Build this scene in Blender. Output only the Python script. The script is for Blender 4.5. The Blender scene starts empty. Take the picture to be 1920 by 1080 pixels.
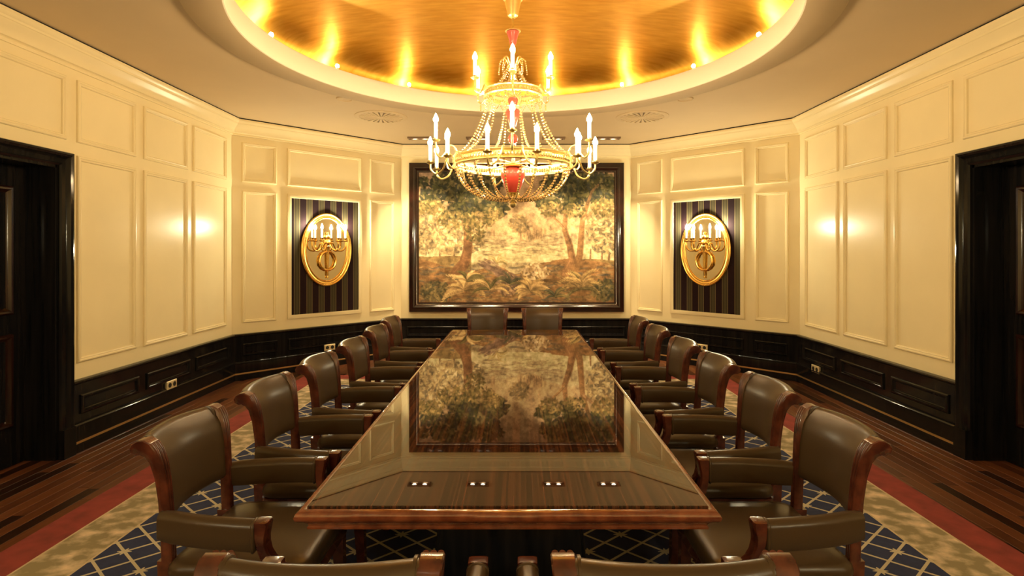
import bpy, bmesh, math, random
import numpy as np
from mathutils import Vector, Matrix

random.seed(7)
PI = math.pi
scene = bpy.context.scene
COL = scene.collection

# ------------------------------------------------------------------ camera, world, exposure
CAM_X, CAM_H, FPX = 0.02, 1.60, 1046.0
cam_data = bpy.data.cameras.new('camera')
cam = bpy.data.objects.new('camera', cam_data)
COL.objects.link(cam)
cam.location = (CAM_X, 0.0, CAM_H)
cam.rotation_euler = (PI / 2, 0, 0)
cam_data.sensor_fit = 'HORIZONTAL'
cam_data.sensor_width = 36.0
cam_data.lens = 36.0 * FPX / 1920.0
cam_data.shift_x = -10.0 / 1920.0
cam_data.shift_y = -67.0 / 1920.0
cam_data.clip_start = 0.02
scene.camera = cam
world = bpy.data.worlds.new('world')
scene.world = world
world.use_nodes = True
world.node_tree.nodes['Background'].inputs[0].default_value = (0.02, 0.018, 0.015, 1)
scene.view_settings.view_transform = 'Standard'
scene.view_settings.look = 'None'
scene.view_settings.exposure = 0.08
scene.view_settings.gamma = 1.0
scene.view_settings.use_curve_mapping = False
scene.cycles.max_bounces = 8
scene.cycles.caustics_reflective = False
scene.cycles.caustics_refractive = False

# lamp strengths (watts) and colours, one place to tune
WARM = (1.0, 0.71, 0.37)
CANDLE_L, CANDLE_UP_L, SCONCE_L, LEDGE_L = 530.0, 220.0, 1000.0, 125.0    # radiance of the glowing bulbs
WASH_W, DOWN_W = 120.0, 40.0                                              # watts of the recessed spots


# ------------------------------------------------------------------ helpers
class MB:
    """Collects geometry for one mesh object."""
    def __init__(self):
        self.v, self.f = [], []

    def add(self, vs, fs):
        b = len(self.v)
        self.v += [tuple(p) for p in vs]
        self.f += [tuple(b + i for i in q) for q in fs]
        return self

    def box(self, x0, x1, y0, y1, z0, z1):
        vs = [(x0, y0, z0), (x1, y0, z0), (x1, y1, z0), (x0, y1, z0),
              (x0, y0, z1), (x1, y0, z1), (x1, y1, z1), (x0, y1, z1)]
        return self.add(vs, [(0, 3, 2, 1), (4, 5, 6, 7), (0, 1, 5, 4), (1, 2, 6, 5), (2, 3, 7, 6), (3, 0, 4, 7)])

    def loft(self, rings, caps=True, loop=False, closed=True):
        n = len(rings[0])
        vs = [p for r in rings for p in r]
        fs = []
        m = len(rings)
        for i in range(m if loop else m - 1):
            j = (i + 1) % m
            for k in range(n if closed else n - 1):
                l = (k + 1) % n
                fs.append((i * n + k, i * n + l, j * n + l, j * n + k))
        if caps and not loop:
            fs.append(tuple(reversed(range(n))))
            fs.append(tuple((m - 1) * n + k for k in range(n)))
        return self.add(vs, fs)

    def tube(self, path, r, n=8, caps=True, loop=False):
        path = [Vector(p) for p in path]
        m = len(path)
        rs = r if isinstance(r, (list, tuple)) else [r] * m
        rings = []
        up = None
        for i, p in enumerate(path):
            a = path[(i - 1) % m] if (loop or i > 0) else p
            b = path[(i + 1) % m] if (loop or i < m - 1) else p
            t = (b - a).normalized()
            if up is None:
                up = Vector((0, 0, 1)) if abs(t.z) < 0.9 else Vector((1, 0, 0))
            u = (up - t * up.dot(t)).normalized()
            w = t.cross(u)
            up = u
            rings.append([p + (u * math.cos(2 * PI * k / n) + w * math.sin(2 * PI * k / n)) * rs[i] for k in range(n)])
        return self.loft(rings, caps, loop)

    def lathe(self, prof, n=16, c=(0, 0, 0)):
        rings = [[(c[0] + max(r, 1e-4) * math.cos(2 * PI * k / n), c[1] + max(r, 1e-4) * math.sin(2 * PI * k / n), c[2] + z)
                  for k in range(n)] for r, z in prof]
        return self.loft(rings, True)

    def rect_frame(self, x0, x1, z0, z1, prof):
        """prof: closed list of (inset, depth); a mitred frame standing in the x-z plane, depth along +y."""
        rings = [[(x0 + i, d, z0 + i), (x1 - i, d, z0 + i), (x1 - i, d, z1 - i), (x0 + i, d, z1 - i)] for i, d in prof]
        return self.loft(rings, False, True)

    def build(self, name, mat, parent=None, smooth=35, loc=None, rotz=None):
        me = bpy.data.meshes.new(name)
        me.from_pydata(self.v, [], self.f)
        bm = bmesh.new()
        bm.from_mesh(me)
        bmesh.ops.recalc_face_normals(bm, faces=bm.faces)
        bm.to_mesh(me)
        bm.free()
        if smooth:
            me.shade_smooth()
            me.set_sharp_from_angle(angle=math.radians(smooth))
        if mat:
            me.materials.append(mat)
        return link(name, me, parent, loc, rotz)


def link(name, data, parent=None, loc=None, rotz=None):
    o = bpy.data.objects.new(name, data)
    COL.objects.link(o)
    o.parent = parent
    if loc is not None:
        o.location = loc
    if rotz is not None:
        o.rotation_euler = (0, 0, rotz)
    return o


def empty(name, loc=(0, 0, 0), rotz=0.0, parent=None):
    o = link(name, None, parent, loc, rotz)
    o.empty_display_size = 0.1
    return o


def tag(o, label, cat, group=None):
    o['label'] = label
    o['category'] = cat
    if group:
        o['group'] = group
    return o


def struct(o, label=None):
    o['kind'] = 'structure'
    if label:
        o['label'] = label
    return o


def copy_tree(o, parent=None):
    c = o.copy()
    COL.objects.link(c)
    c.parent = parent
    for ch in list(o.children):
        copy_tree(ch, c)
    return c


def lamp(name, kind, energy, loc, parent=None, color=WARM, radius=0.012, rot=None, **kw):
    d = bpy.data.lights.new(name, kind)
    d.energy = energy
    d.color = color
    d.shadow_soft_size = radius
    for k, v in kw.items():
        setattr(d, k, v)
    o = link(name, d, parent, loc)
    if rot is not None:
        o.rotation_euler = rot
    return o


# ------------------------------------------------------------------ materials
def mat(name, base, rough=0.5, metal=0.0, var=0.0, nscale=(6, 6, 6), bump=0.0, bscale=60.0, ior=1.5, coat=0.0,
        second=None, detail=4.0, contrast=None, rvar=0.0, coords='Object', spec=0.5):
    m = bpy.data.materials.new(name)
    m.use_nodes = True
    nt = m.node_tree
    b = nt.nodes['Principled BSDF']
    b.inputs['Base Color'].default_value = (*base, 1)
    b.inputs['Roughness'].default_value = rough
    b.inputs['Metallic'].default_value = metal
    b.inputs['IOR'].default_value = ior
    b.inputs['Specular IOR Level'].default_value = spec
    b.inputs['Coat Weight'].default_value = coat
    b.inputs['Coat Roughness'].default_value = 0.06
    tc = nt.nodes.new('ShaderNodeTexCoord')
    if var or second:
        mp = nt.nodes.new('ShaderNodeMapping')
        mp.inputs['Scale'].default_value = nscale
        nt.links.new(tc.outputs[coords], mp.inputs[0])
        no = nt.nodes.new('ShaderNodeTexNoise')
        no.inputs['Scale'].default_value = 1.0
        no.inputs['Detail'].default_value = detail
        nt.links.new(mp.outputs[0], no.inputs['Vector'])
        ra = nt.nodes.new('ShaderNodeValToRGB')
        lo, hi = contrast or (0.3, 0.7)
        ra.color_ramp.elements[0].position = lo
        ra.color_ramp.elements[1].position = hi
        c2 = second or tuple(min(1, c * (1 + var)) for c in base)
        c1 = base if second else tuple(c * (1 - var) for c in base)
        ra.color_ramp.elements[0].color = (*c1, 1)
        ra.color_ramp.elements[1].color = (*c2, 1)
        nt.links.new(no.outputs['Fac'], ra.inputs[0])
        nt.links.new(ra.outputs[0], b.inputs['Base Color'])
        if rvar:
            mr = nt.nodes.new('ShaderNodeMapRange')
            mr.inputs['To Min'].default_value = max(0.02, rough - rvar)
            mr.inputs['To Max'].default_value = rough + rvar
            nt.links.new(no.outputs['Fac'], mr.inputs['Value'])
            nt.links.new(mr.outputs[0], b.inputs['Roughness'])
    if bump:
        n2 = nt.nodes.new('ShaderNodeTexNoise')
        n2.inputs['Scale'].default_value = bscale
        n2.inputs['Detail'].default_value = 3
        nt.links.new(tc.outputs[coords], n2.inputs['Vector'])
        bp = nt.nodes.new('ShaderNodeBump')
        bp.inputs['Strength'].default_value = bump
        bp.inputs['Distance'].default_value = 0.01
        nt.links.new(n2.outputs['Fac'], bp.inputs['Height'])
        nt.links.new(bp.outputs[0], b.inputs['Normal'])
    return m


def emis(name, col, strength):
    m = bpy.data.materials.new(name)
    m.use_nodes = True
    nt = m.node_tree
    b = nt.nodes['Principled BSDF']
    b.inputs['Base Color'].default_value = (0.9, 0.85, 0.7, 1)
    b.inputs['Emission Color'].default_value = (*col, 1)
    b.inputs['Emission Strength'].default_value = strength
    return m


M = {}
M['cream'] = mat('cream_lacquer', (0.81, 0.69, 0.42), 0.25, var=0.02, nscale=(3, 3, 3), bump=0.02, bscale=40, spec=0.13)
M['ceiling'] = mat('ceiling_plaster', (0.66, 0.505, 0.305), 0.85, var=0.02, nscale=(2, 2, 2))
M['rim'] = mat('rim_plaster', (0.84, 0.78, 0.60), 0.6)
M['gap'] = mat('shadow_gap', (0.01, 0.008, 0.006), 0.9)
M['ebony'] = mat('black_ebony', (0.006, 0.006, 0.007), 0.10, spec=0.2, second=(0.016, 0.013, 0.012), nscale=(26, 26, 1.2), contrast=(0.4, 0.75))
M['frame'] = mat('dark_mahogany', (0.010, 0.004, 0.003), 0.14, second=(0.030, 0.009, 0.006), nscale=(8, 8, 8), contrast=(0.35, 0.75))
M['brass'] = mat('brass_strip', (0.72, 0.50, 0.20), 0.3, metal=0.85)
M['mahogany'] = mat('red_mahogany', (0.12, 0.028, 0.012), 0.13, second=(0.27, 0.075, 0.028), nscale=(18, 18, 18), contrast=(0.35, 0.7), coat=0.5)
M['chairwood'] = mat('dark_red_chair_wood', (0.050, 0.011, 0.006), 0.24, second=(0.125, 0.030, 0.014), nscale=(18, 18, 18), contrast=(0.35, 0.7), coat=0.3)
M['leather'] = mat('brown_leather', (0.062, 0.038, 0.019), 0.31, spec=0.29, var=0.05, nscale=(3, 3, 3), bump=0.04, bscale=260)
M['gold'] = mat('polished_gold', (0.95, 0.62, 0.18), 0.22, metal=1.0, var=0.06, nscale=(30, 30, 30))
M['palegold'] = mat('pale_gilt', (1.0, 0.80, 0.36), 0.30, metal=0.9, var=0.05, nscale=(30, 30, 30))
M['crystal'] = mat('crystal_bead', (0.95, 0.76, 0.42), 0.14, metal=0.75)
M['redglass'] = mat('ruby_glass', (0.60, 0.07, 0.05), 0.15, coat=0.2)
M['wax'] = emis('candle_sleeve', (1.0, 0.80, 0.48), 1.6)  # sleeves given a glow of their own, though only the bulbs are lamps
M['bulb'] = emis('candle_bulb', WARM, CANDLE_L)
M['bulb_up'] = emis('upper_candle_bulb', WARM, CANDLE_UP_L)
M['bulb_sconce'] = emis('sconce_bulb', (1.0, 0.90, 0.60), SCONCE_L)
M['bulb_ledge'] = emis('ledge_bulb', WARM, LEDGE_L)
M['spot'] = emis('spot_lens', (1.0, 0.84, 0.55), 45.0)
for k_ in ('wax', 'spot'):
    M[k_].cycles.emission_sampling = 'NONE'
M['mirror'] = mat('mirror_glass', (0.72, 0.64, 0.48), 0.06, metal=1.0)
M['socket'] = mat('socket_plate', (0.75, 0.62, 0.36), 0.35, metal=0.3)
M['bronze'] = mat('bronze_bezel', (0.20, 0.13, 0.08), 0.4, metal=0.4)
M['black'] = mat('black_plastic', (0.008, 0.008, 0.008), 0.5)
M['rugred'] = mat('rug_red', (0.26, 0.040, 0.030), 0.95, var=0.25, nscale=(9, 9, 9), bump=0.3, bscale=500)
M['rugcream'] = mat('rug_cream_line', (0.62, 0.50, 0.32), 0.95, var=0.1, nscale=(20, 20, 20), bump=0.3, bscale=500)
M['rugbeige'] = mat('rug_floral_band', (0.30, 0.25, 0.14), 0.95, second=(0.86, 0.68, 0.48), nscale=(9, 11, 9), contrast=(0.44, 0.70), detail=9, bump=0.3, bscale=500)


def gold_leaf():
    m = mat('gold_leaf', (0.82, 0.41, 0.045), 0.42, metal=1.0, second=(1.0, 0.62, 0.12), nscale=(5, 24, 8), contrast=(0.25, 0.75), rvar=0.09, detail=6)
    nt = m.node_tree
    b = nt.nodes['Principled BSDF']
    tc = [n for n in nt.nodes if n.type == 'TEX_COORD'][0]
    mp = nt.nodes.new('ShaderNodeMapping')
    mp.inputs['Scale'].default_value = (3, 26, 10)
    no = nt.nodes.new('ShaderNodeTexNoise')
    no.inputs['Scale'].default_value = 1.0
    no.inputs['Detail'].default_value = 5
    bp = nt.nodes.new('ShaderNodeBump')
    bp.inputs['Strength'].default_value = 0.10
    bp.inputs['Distance'].default_value = 0.01
    nt.links.new(tc.outputs['Object'], mp.inputs[0])
    nt.links.new(mp.outputs[0], no.inputs['Vector'])
    nt.links.new(no.outputs['Fac'], bp.inputs['Height'])
    nt.links.new(bp.outputs[0], b.inputs['Normal'])
    return m


M['goldleaf'] = gold_leaf()


def table_wood():
    m = mat('macassar_table', (0.022, 0.009, 0.004), 0.014, second=(0.17, 0.052, 0.018), nscale=(75, 0.5, 1), contrast=(0.46, 0.80), detail=4, ior=1.46)
    return m


M['tabletop'] = table_wood()


def plank_mat():
    m = bpy.data.materials.new('floor_plank')
    m.use_nodes = True
    nt = m.node_tree
    b = nt.nodes['Principled BSDF']
    oi = nt.nodes.new('ShaderNodeObjectInfo')
    tc = nt.nodes.new('ShaderNodeTexCoord')
    mp = nt.nodes.new('ShaderNodeMapping')
    mp.inputs['Scale'].default_value = (40, 2.5, 5)
    nt.links.new(tc.outputs['Object'], mp.inputs[0])
    ad = nt.nodes.new('ShaderNodeVectorMath')
    ad.operation = 'ADD'
    nt.links.new(mp.outputs[0], ad.inputs[0])
    sc_ = nt.nodes.new('ShaderNodeMath')
    sc_.operation = 'MULTIPLY'
    sc_.inputs[1].default_value = 40.0
    nt.links.new(oi.outputs['Random'], sc_.inputs[0])
    nt.links.new(sc_.outputs[0], ad.inputs[1])
    no = nt.nodes.new('ShaderNodeTexNoise')
    no.inputs['Scale'].default_value = 1.0
    no.inputs['Detail'].default_value = 4
    nt.links.new(ad.outputs[0], no.inputs['Vector'])
    r1 = nt.nodes.new('ShaderNodeValToRGB')
    r1.color_ramp.elements[0].position = 0.0
    r1.color_ramp.elements[0].color = (0.030, 0.011, 0.006, 1)
    r1.color_ramp.elements[1].position = 1.0
    r1.color_ramp.elements[1].color = (0.21, 0.075, 0.030, 1)
    e = r1.color_ramp.elements.new(0.10)
    e.color = (0.030, 0.011, 0.006, 1)
    e = r1.color_ramp.elements.new(0.16)
    e.color = (0.095, 0.033, 0.015, 1)
    e = r1.color_ramp.elements.new(0.5)
    e.color = (0.15, 0.052, 0.022, 1)
    nt.links.new(oi.outputs['Random'], r1.inputs[0])
    mx = nt.nodes.new('ShaderNodeMix')
    mx.data_type = 'RGBA'
    mx.blend_type = 'MULTIPLY'
    mx.inputs['Factor'].default_value = 0.7
    r2 = nt.nodes.new('ShaderNodeValToRGB')
    r2.color_ramp.elements[0].position = 0.3
    r2.color_ramp.elements[0].color = (0.45, 0.40, 0.38, 1)
    r2.color_ramp.elements[1].position = 0.7
    nt.links.new(no.outputs['Fac'], r2.inputs[0])
    nt.links.new(r1.outputs[0], mx.inputs['A'])
    nt.links.new(r2.outputs[0], mx.inputs['B'])
    nt.links.new(mx.outputs['Result'], b.inputs['Base Color'])
    b.inputs['Roughness'].default_value = 0.32
    return m


M['plank'] = plank_mat()
M['subfloor'] = mat('dark_subfloor', (0.03, 0.010, 0.005), 0.4)


def stripe_mat():
    """woven stripes: maroon ground, olive bands with pale edges, along local x."""
    m = bpy.data.materials.new('striped_fabric')
    m.use_nodes = True
    nt = m.node_tree
    b = nt.nodes['Principled BSDF']
    b.inputs['Roughness'].default_value = 0.8
    b.inputs['Specular IOR Level'].default_value = 0.15
    tc = nt.nodes.new('ShaderNodeTexCoord')
    sx = nt.nodes.new('ShaderNodeSeparateXYZ')
    nt.links.new(tc.outputs['Object'], sx.inputs[0])
    a = nt.nodes.new('ShaderNodeMath')
    a.operation = 'MULTIPLY_ADD'
    a.inputs[1].default_value = 1 / 0.174
    a.inputs[2].default_value = 100.35
    nt.links.new(sx.outputs['X'], a.inputs[0])
    fr = nt.nodes.new('ShaderNodeMath')
    fr.operation = 'FRACT'
    nt.links.new(a.outputs[0], fr.inputs[0])
    r = nt.nodes.new('ShaderNodeValToRGB')
    r.color_ramp.interpolation = 'CONSTANT'
    els = [(0.0, (0.014, 0.005, 0.007)), (0.50, (0.12, 0.088, 0.042)), (0.56, (0.045, 0.037, 0.020)), (0.66, (0.065, 0.053, 0.026)), (0.80, (0.045, 0.037, 0.020)), (0.93, (0.12, 0.088, 0.042)), (0.985, (0.014, 0.005, 0.007))]
    cr = r.color_ramp
    cr.elements[0].position, cr.elements[0].color = els[0][0], (*els[0][1], 1)
    cr.elements[1].position, cr.elements[1].color = els[1][0], (*els[1][1], 1)
    for p, c in els[2:]:
        e = cr.elements.new(p)
        e.color = (*c, 1)
    nt.links.new(fr.outputs[0], r.inputs[0])
    nt.links.new(r.outputs[0], b.inputs['Base Color'])
    return m


M['stripe'] = stripe_mat()


def rug_field_mat():
    m = bpy.data.materials.new('rug_lattice')
    m.use_nodes = True
    nt = m.node_tree
    N, L = nt.nodes, nt.links
    b = N['Principled BSDF']
    b.inputs['Roughness'].default_value = 0.95

    def mth(op, a=None, b_=None, c=None):
        n = N.new('ShaderNodeMath')
        n.operation = op
        for i, q in enumerate((a, b_, c)):
            if q is None:
                continue
            if isinstance(q, (int, float)):
                n.inputs[i].default_value = q
            else:
                L.new(q, n.inputs[i])
        return n.outputs[0]
    tc = N.new('ShaderNodeTexCoord')
    sx = N.new('ShaderNodeSeparateXYZ')
    L.new(tc.outputs['Object'], sx.inputs[0])
    X = mth('DIVIDE', sx.outputs['X'], 0.205)
    Y = mth('DIVIDE', sx.outputs['Y'], 0.180)
    u = mth('ADD', X, Y)
    v = mth('SUBTRACT', X, Y)
    du = mth('ABSOLUTE', mth('SUBTRACT', mth('FRACT', mth('ADD', u, 100.5)), 0.5))
    dv = mth('ABSOLUTE', mth('SUBTRACT', mth('FRACT', mth('ADD', v, 100.5)), 0.5))
    line = mth('LESS_THAN', mth('MINIMUM', du, dv), 0.055)
    # leaf bursts on every second crossing: long thin lobes along x and y
    u2 = mth('ABSOLUTE', mth('SUBTRACT', mth('FRACT', mth('ADD', mth('MULTIPLY', u, 0.5), 100.5)), 0.5))
    v2 = mth('ABSOLUTE', mth('SUBTRACT', mth('FRACT', mth('ADD', mth('MULTIPLY', v, 0.5), 100.5)), 0.5))
    s1 = mth('ADD', u2, v2)
    d1 = mth('ABSOLUTE', mth('SUBTRACT', u2, v2))
    leaf = mth('MULTIPLY', mth('LESS_THAN', mth('ADD', d1, mth('MULTIPLY', s1, 0.25)), 0.06), mth('LESS_THAN', s1, 0.19))
    msk = mth('MAXIMUM', line, leaf)
    no = N.new('ShaderNodeTexNoise')
    no.inputs['Scale'].default_value = 30
    L.new(tc.outputs['Object'], no.inputs['Vector'])
    mx = N.new('ShaderNodeMix')
    mx.data_type = 'RGBA'
    L.new(no.outputs['Fac'], mx.inputs['Factor'])
    mx.inputs['A'].default_value = (0.013, 0.020, 0.070, 1)
    mx.inputs['B'].default_value = (0.028, 0.042, 0.13, 1)
    m2 = N.new('ShaderNodeMix')
    m2.data_type = 'RGBA'
    L.new(msk, m2.inputs['Factor'])
    L.new(mx.outputs['Result'], m2.inputs['A'])
    m2.inputs['B'].default_value = (0.60, 0.53, 0.38, 1)
    L.new(m2.outputs['Result'], b.inputs['Base Color'])
    n2 = N.new('ShaderNodeTexNoise')
    n2.inputs['Scale'].default_value = 500
    L.new(tc.outputs['Object'], n2.inputs['Vector'])
    bp = N.new('ShaderNodeBump')
    bp.inputs['Strength'].default_value = 0.3
    bp.inputs['Distance'].default_value = 0.01
    L.new(n2.outputs['Fac'], bp.inputs['Height'])
    L.new(bp.outputs[0], b.inputs['Normal'])
    return m


M['rugfield'] = rug_field_mat()

# ------------------------------------------------------------------ room shell
WX, YB, YC = 3.53, 8.68, 6.94            # half width, back wall, far corner of the side walls
MID = 3.60                               # middle of the side walls (doors)
YCN, YF = 2 * MID - YC, 2 * MID - YB     # near corner, front wall
BX = WX - (YB - YC)
CEIL = 3.265
WH = 0.575                               # wainscot height
DX, DY = 0.0, 4.45                       # dome centre
R_RIM, R_BAND, Z_BAND, Z_RIM = 2.06, 2.33, 3.235, 3.42

OCT = [(WX, YCN), (WX, YC), (BX, YB), (-BX, YB), (-WX, YC), (-WX, YCN), (-BX, YF), (BX, YF)]  # counter-clockwise
WALLS = {}
side_names = ['right', 'back_right', 'back', 'back_left', 'left', 'front_left', 'front', 'front_right']
for i, nm in enumerate(side_names):
    p, q = Vector(OCT[i]), Vector(OCT[(i + 1) % 8])
    WALLS[nm] = (p, math.atan2(q.y - p.y, q.x - p.x), (q - p).length)

# floor with separate planks
fl = MB()
fl.add([(x, y, -0.012) for x, y in [(x * 1.12, (y - MID) * 1.08 + MID) for x, y in OCT]], [tuple(range(8))])
floor = struct(fl.build('floor', M['subfloor'], smooth=0), 'dark reddish brown hardwood plank floor')


def plank_mesh(L_, W_, i):
    g = 0.0006
    mb = MB()
    a, b_ = L_ / 2 - g, W_ / 2 - g
    rings = []
    for ins, z in ((0, -0.012), (0, -0.0008), (0.0008, 0.0)):
        rings.append([(-b_ + ins, -a + ins, z), (b_ - ins, -a + ins, z), (b_ - ins, a - ins, z), (-b_ + ins, a - ins, z)])
    mb.loft(rings)
    o = mb.build('plank', M['plank'], floor, smooth=0)
    me = o.data
    bpy.data.objects.remove(o)
    return me


PW, PL = 0.082, 0.72
plank_me = plank_mesh(PL, PW, 0)


def inside_room(x, y, m=0.0):
    return abs(x) < WX - m and abs(x) + y < WX + YC - m * 1.4 and y < YB - m


rows = []
x = 2.56 + PW / 2
while x < WX + 0.28:
    rows.append(x)
    x += PW
rnd = random.Random(3)
n_pl = 0
for sgn in (-1, 1):
    for x in rows:
        y = 1.9 + rnd.random() * PL
        while y < 8.2:
            yy = y + PL / 2
            if (inside_room(x, yy, -0.02) or (x >= WX - 0.05 and 3.0 < yy < 4.4)) and yy - PL / 2 > 1.75:
                link('plank', plank_me, floor, (sgn * x, yy, 0))
                n_pl += 1
            y += PL
x = -2.56 + PW / 2
while x < 2.56:
    y = 7.10 + rnd.random() * 0.3
    while y < YB:
        if inside_room(x, y + 0.3, -0.25):
            link('plank', plank_me, floor, (x, y + PL / 2, 0))
        y += PL
    x += PW


def wall_local(nm):
    p, a, L_ = WALLS[nm]
    return p, a, L_


DOOR_W, DOOR_H, ARCH = 1.40, 2.27, 0.11
wall_obj = {}
labels = {
    'left': 'cream panelled wall with black double door on the left', 'right': 'cream panelled wall with black double door on the right',
    'back': 'cream wall behind the large tapestry', 'back_left': 'angled cream wall with the left sconce panel',
    'back_right': 'angled cream wall with the right sconce panel', 'front': 'cream wall behind the camera',
    'front_left': 'angled cream wall behind the camera on the left', 'front_right': 'angled cream wall behind the camera on the right'}
for nm in side_names:
    p, a, L_ = wall_local(nm)
    mb = MB()
    T = 0.30
    e = 0.13
    if nm in ('left', 'right'):
        c = L_ / 2
        mb.box(-e, c - DOOR_W / 2, -T, 0, 0, CEIL + 0.02)
        mb.box(c + DOOR_W / 2, L_ + e, -T, 0, 0, CEIL + 0.02)
        mb.box(c - DOOR_W / 2, c + DOOR_W / 2, -T, 0, DOOR_H, CEIL + 0.02)
    else:
        mb.box(-e, L_ + e, -T, 0, 0, CEIL + 0.02)
    wall_obj[nm] = struct(mb.build('wall_' + nm, M['cream'], smooth=0, loc=(p.x, p.y, 0), rotz=a), labels[nm])

# panel mouldings on the walls: (inset, depth) profile
MOULD = [(0.0, 0.0), (0.0, 0.012), (0.006, 0.019), (0.016, 0.021), (0.024, 0.014), (0.030, 0.016), (0.036, 0.013), (0.040, 0.004), (0.040, 0.0)]
ROW_LO, ROW_HI = (0.71, 2.377), (2.485, 2.985)
SIDE_COLS = [(4.49, 5.18), (5.29, 5.99), (6.10, 6.79)]
ANG_COLS = [(0.126, 0.544), (0.684, 1.775), (1.915, 2.346)]


def cols_for(nm):
    if nm == 'right':
        c = [(a - YCN, b - YCN) for a, b in SIDE_COLS]
    elif nm == 'left':
        c = [(YC - b, YC - a) for a, b in SIDE_COLS]
    if nm in ('right', 'left'):
        L_ = WALLS[nm][2]
        return c + [(L_ - b, L_ - a) for a, b in c]
    if nm in ('front', 'back'):
        return [(0.10, WALLS[nm][2] - 0.10)]
    return ANG_COLS


def moulding(nm, x0, x1, z0, z1, parent, material, prof=MOULD, name='panel_moulding', dy=0.0):
    return MB().rect_frame(x0, x1, z0, z1, [(i, d + dy) for i, d in prof]).build(name, material, parent, smooth=25)


for nm in side_names:
    w = wall_obj[nm]
    if nm == 'back':
        continue
    for k, (x0, x1) in enumerate(cols_for(nm)):
        moulding(nm, x0, x1, *ROW_HI, w, M['cream'])
        if nm in ('back_left', 'back_right', 'front_left', 'front_right') and k == 1:
            moulding(nm, x0, x1, *ROW_LO, w, M['cream'], [(0, 0), (0, 0.022), (0.02, 0.028), (0.05, 0.026), (0.052, 0.012), (0.052, 0)], 'niche_moulding')
        else:
            moulding(nm, x0, x1, *ROW_LO, w, M['cream'])
    if nm in ('left', 'right'):
        L_ = WALLS[nm][2]
        moulding(nm, L_ / 2 - 0.78, L_ / 2 + 0.78, *ROW_HI, w, M['cream'])

# wainscot
T22 = math.tan(PI / 8)
WPROF = [(0.0, 0.0), (0.050, 0.0), (0.050, 0.205), (0.060, 0.211), (0.060, 0.221), (0.050, 0.232), (0.032, 0.238), (0.030, 0.250),
         (0.030, 0.540), (0.038, 0.545), (0.050, 0.552), (0.052, 0.562), (0.048, 0.572), (0.030, 0.576), (0.0, 0.576)]
SPROF = [(0.049, 0.074), (0.054, 0.074), (0.054, 0.092), (0.049, 0.092)]
PANEL = [(0.0, 0.0), (0.0, 0.010), (0.008, 0.018), (0.018, 0.018), (0.024, 0.008), (0.034, 0.010), (0.042, 0.0)]


def extrude_run(mb, prof, s0, s1, m0, m1):
    mb.loft([[(s0 + (d * T22 if m0 else 0), d, z) for d, z in prof], [(s1 - (d * T22 if m1 else 0), d, z) for d, z in prof]])


for nm in side_names:
    p, a, L_ = wall_local(nm)
    mb, sb = MB(), MB()
    if nm in ('left', 'right'):
        c = L_ / 2
        h = DOOR_W / 2 + ARCH
        runs = [(0, c - h, 1, 0), (c + h, L_, 0, 1)]
    else:
        runs = [(0, L_, 1, 1)]
    bb = None
    for r in runs:
        extrude_run(mb, WPROF, *r)
    bb = struct(mb.build('baseboard_' + nm, M['ebony'], smooth=30, loc=(p.x, p.y, 0), rotz=a), 'black lacquered wainscot with moulded panels and brass strip')
    for r in runs:
        sb = MB()
        extrude_run(sb, SPROF, *r)
        sb.build('brass_strip', M['brass'], bb, smooth=0)
    for (x0, x1) in cols_for(nm):
        moulding(nm, x0, x1, 0.298, 0.452, bb, M['ebony'], PANEL, 'wainscot_panel', 0.030)

# crown moulding round the room (mitred sweep)
CPROF = [(0.0, 3.060), (0.012, 3.060), (0.016, 3.072), (0.012, 3.084), (0.020, 3.090), (0.034, 3.094), (0.036, 3.106), (0.040, 3.122), (0.056, 3.150),
         (0.082, 3.176), (0.088, 3.186), (0.094, 3.190), (0.098, 3.204), (0.110, 3.216), (0.118, 3.232), (0.118, 3.250), (0.0, 3.250)]


def oct_inset(d):
    pts = []
    for i in range(8):
        p0, p1, p2 = Vector(OCT[i - 1]), Vector(OCT[i]), Vector(OCT[(i + 1) % 8])
        n1 = Vector((-(p1 - p0).y, (p1 - p0).x)).normalized()
        n2 = Vector((-(p2 - p1).y, (p2 - p1).x)).normalized()
        bis = (n1 + n2) / (1 + n1.dot(n2))
        pts.append(p1 + bis * d)
    return pts


mb = MB()
rings = []
for d, z in CPROF:
    rings.append([(q.x, q.y, z) for q in oct_inset(d)])
mb.loft(rings, False, True)
struct(mb.build('trim_1', M['cream'], smooth=20), 'cream stepped crown moulding around the ceiling')
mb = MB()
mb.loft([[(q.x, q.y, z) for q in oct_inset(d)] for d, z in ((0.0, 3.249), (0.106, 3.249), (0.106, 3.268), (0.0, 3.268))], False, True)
struct(mb.build('trim_2', M['gap'], smooth=0), 'dark strip painted as the shadow gap between crown moulding and ceiling')  # solid strip, the shade of the recess put into its near-black colour

# ceiling with round opening, lowered band, rim face, ledge and gold dome
NA = 144
angs = sorted(set([2 * PI * k / NA for k in range(NA)] + [math.atan2(y - DY, x - DX) % (2 * PI) for x, y in OCT]))


def ray_oct(a):
    best = None
    d = Vector((math.cos(a), math.sin(a)))
    for i in range(8):
        p, q = Vector(OCT[i]), Vector(OCT[(i + 1) % 8])
        e = q - p
        den = d.x * e.y - d.y * e.x
        if abs(den) < 1e-9:
            continue
        w = Vector((p.x - DX, p.y - DY))
        t = (w.x * e.y - w.y * e.x) / den
        s = (w.x * d.y - w.y * d.x) / den
        if t > 0 and -1e-6 <= s <= 1 + 1e-6 and (best is None or t < best):
            best = t
    return best


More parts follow.
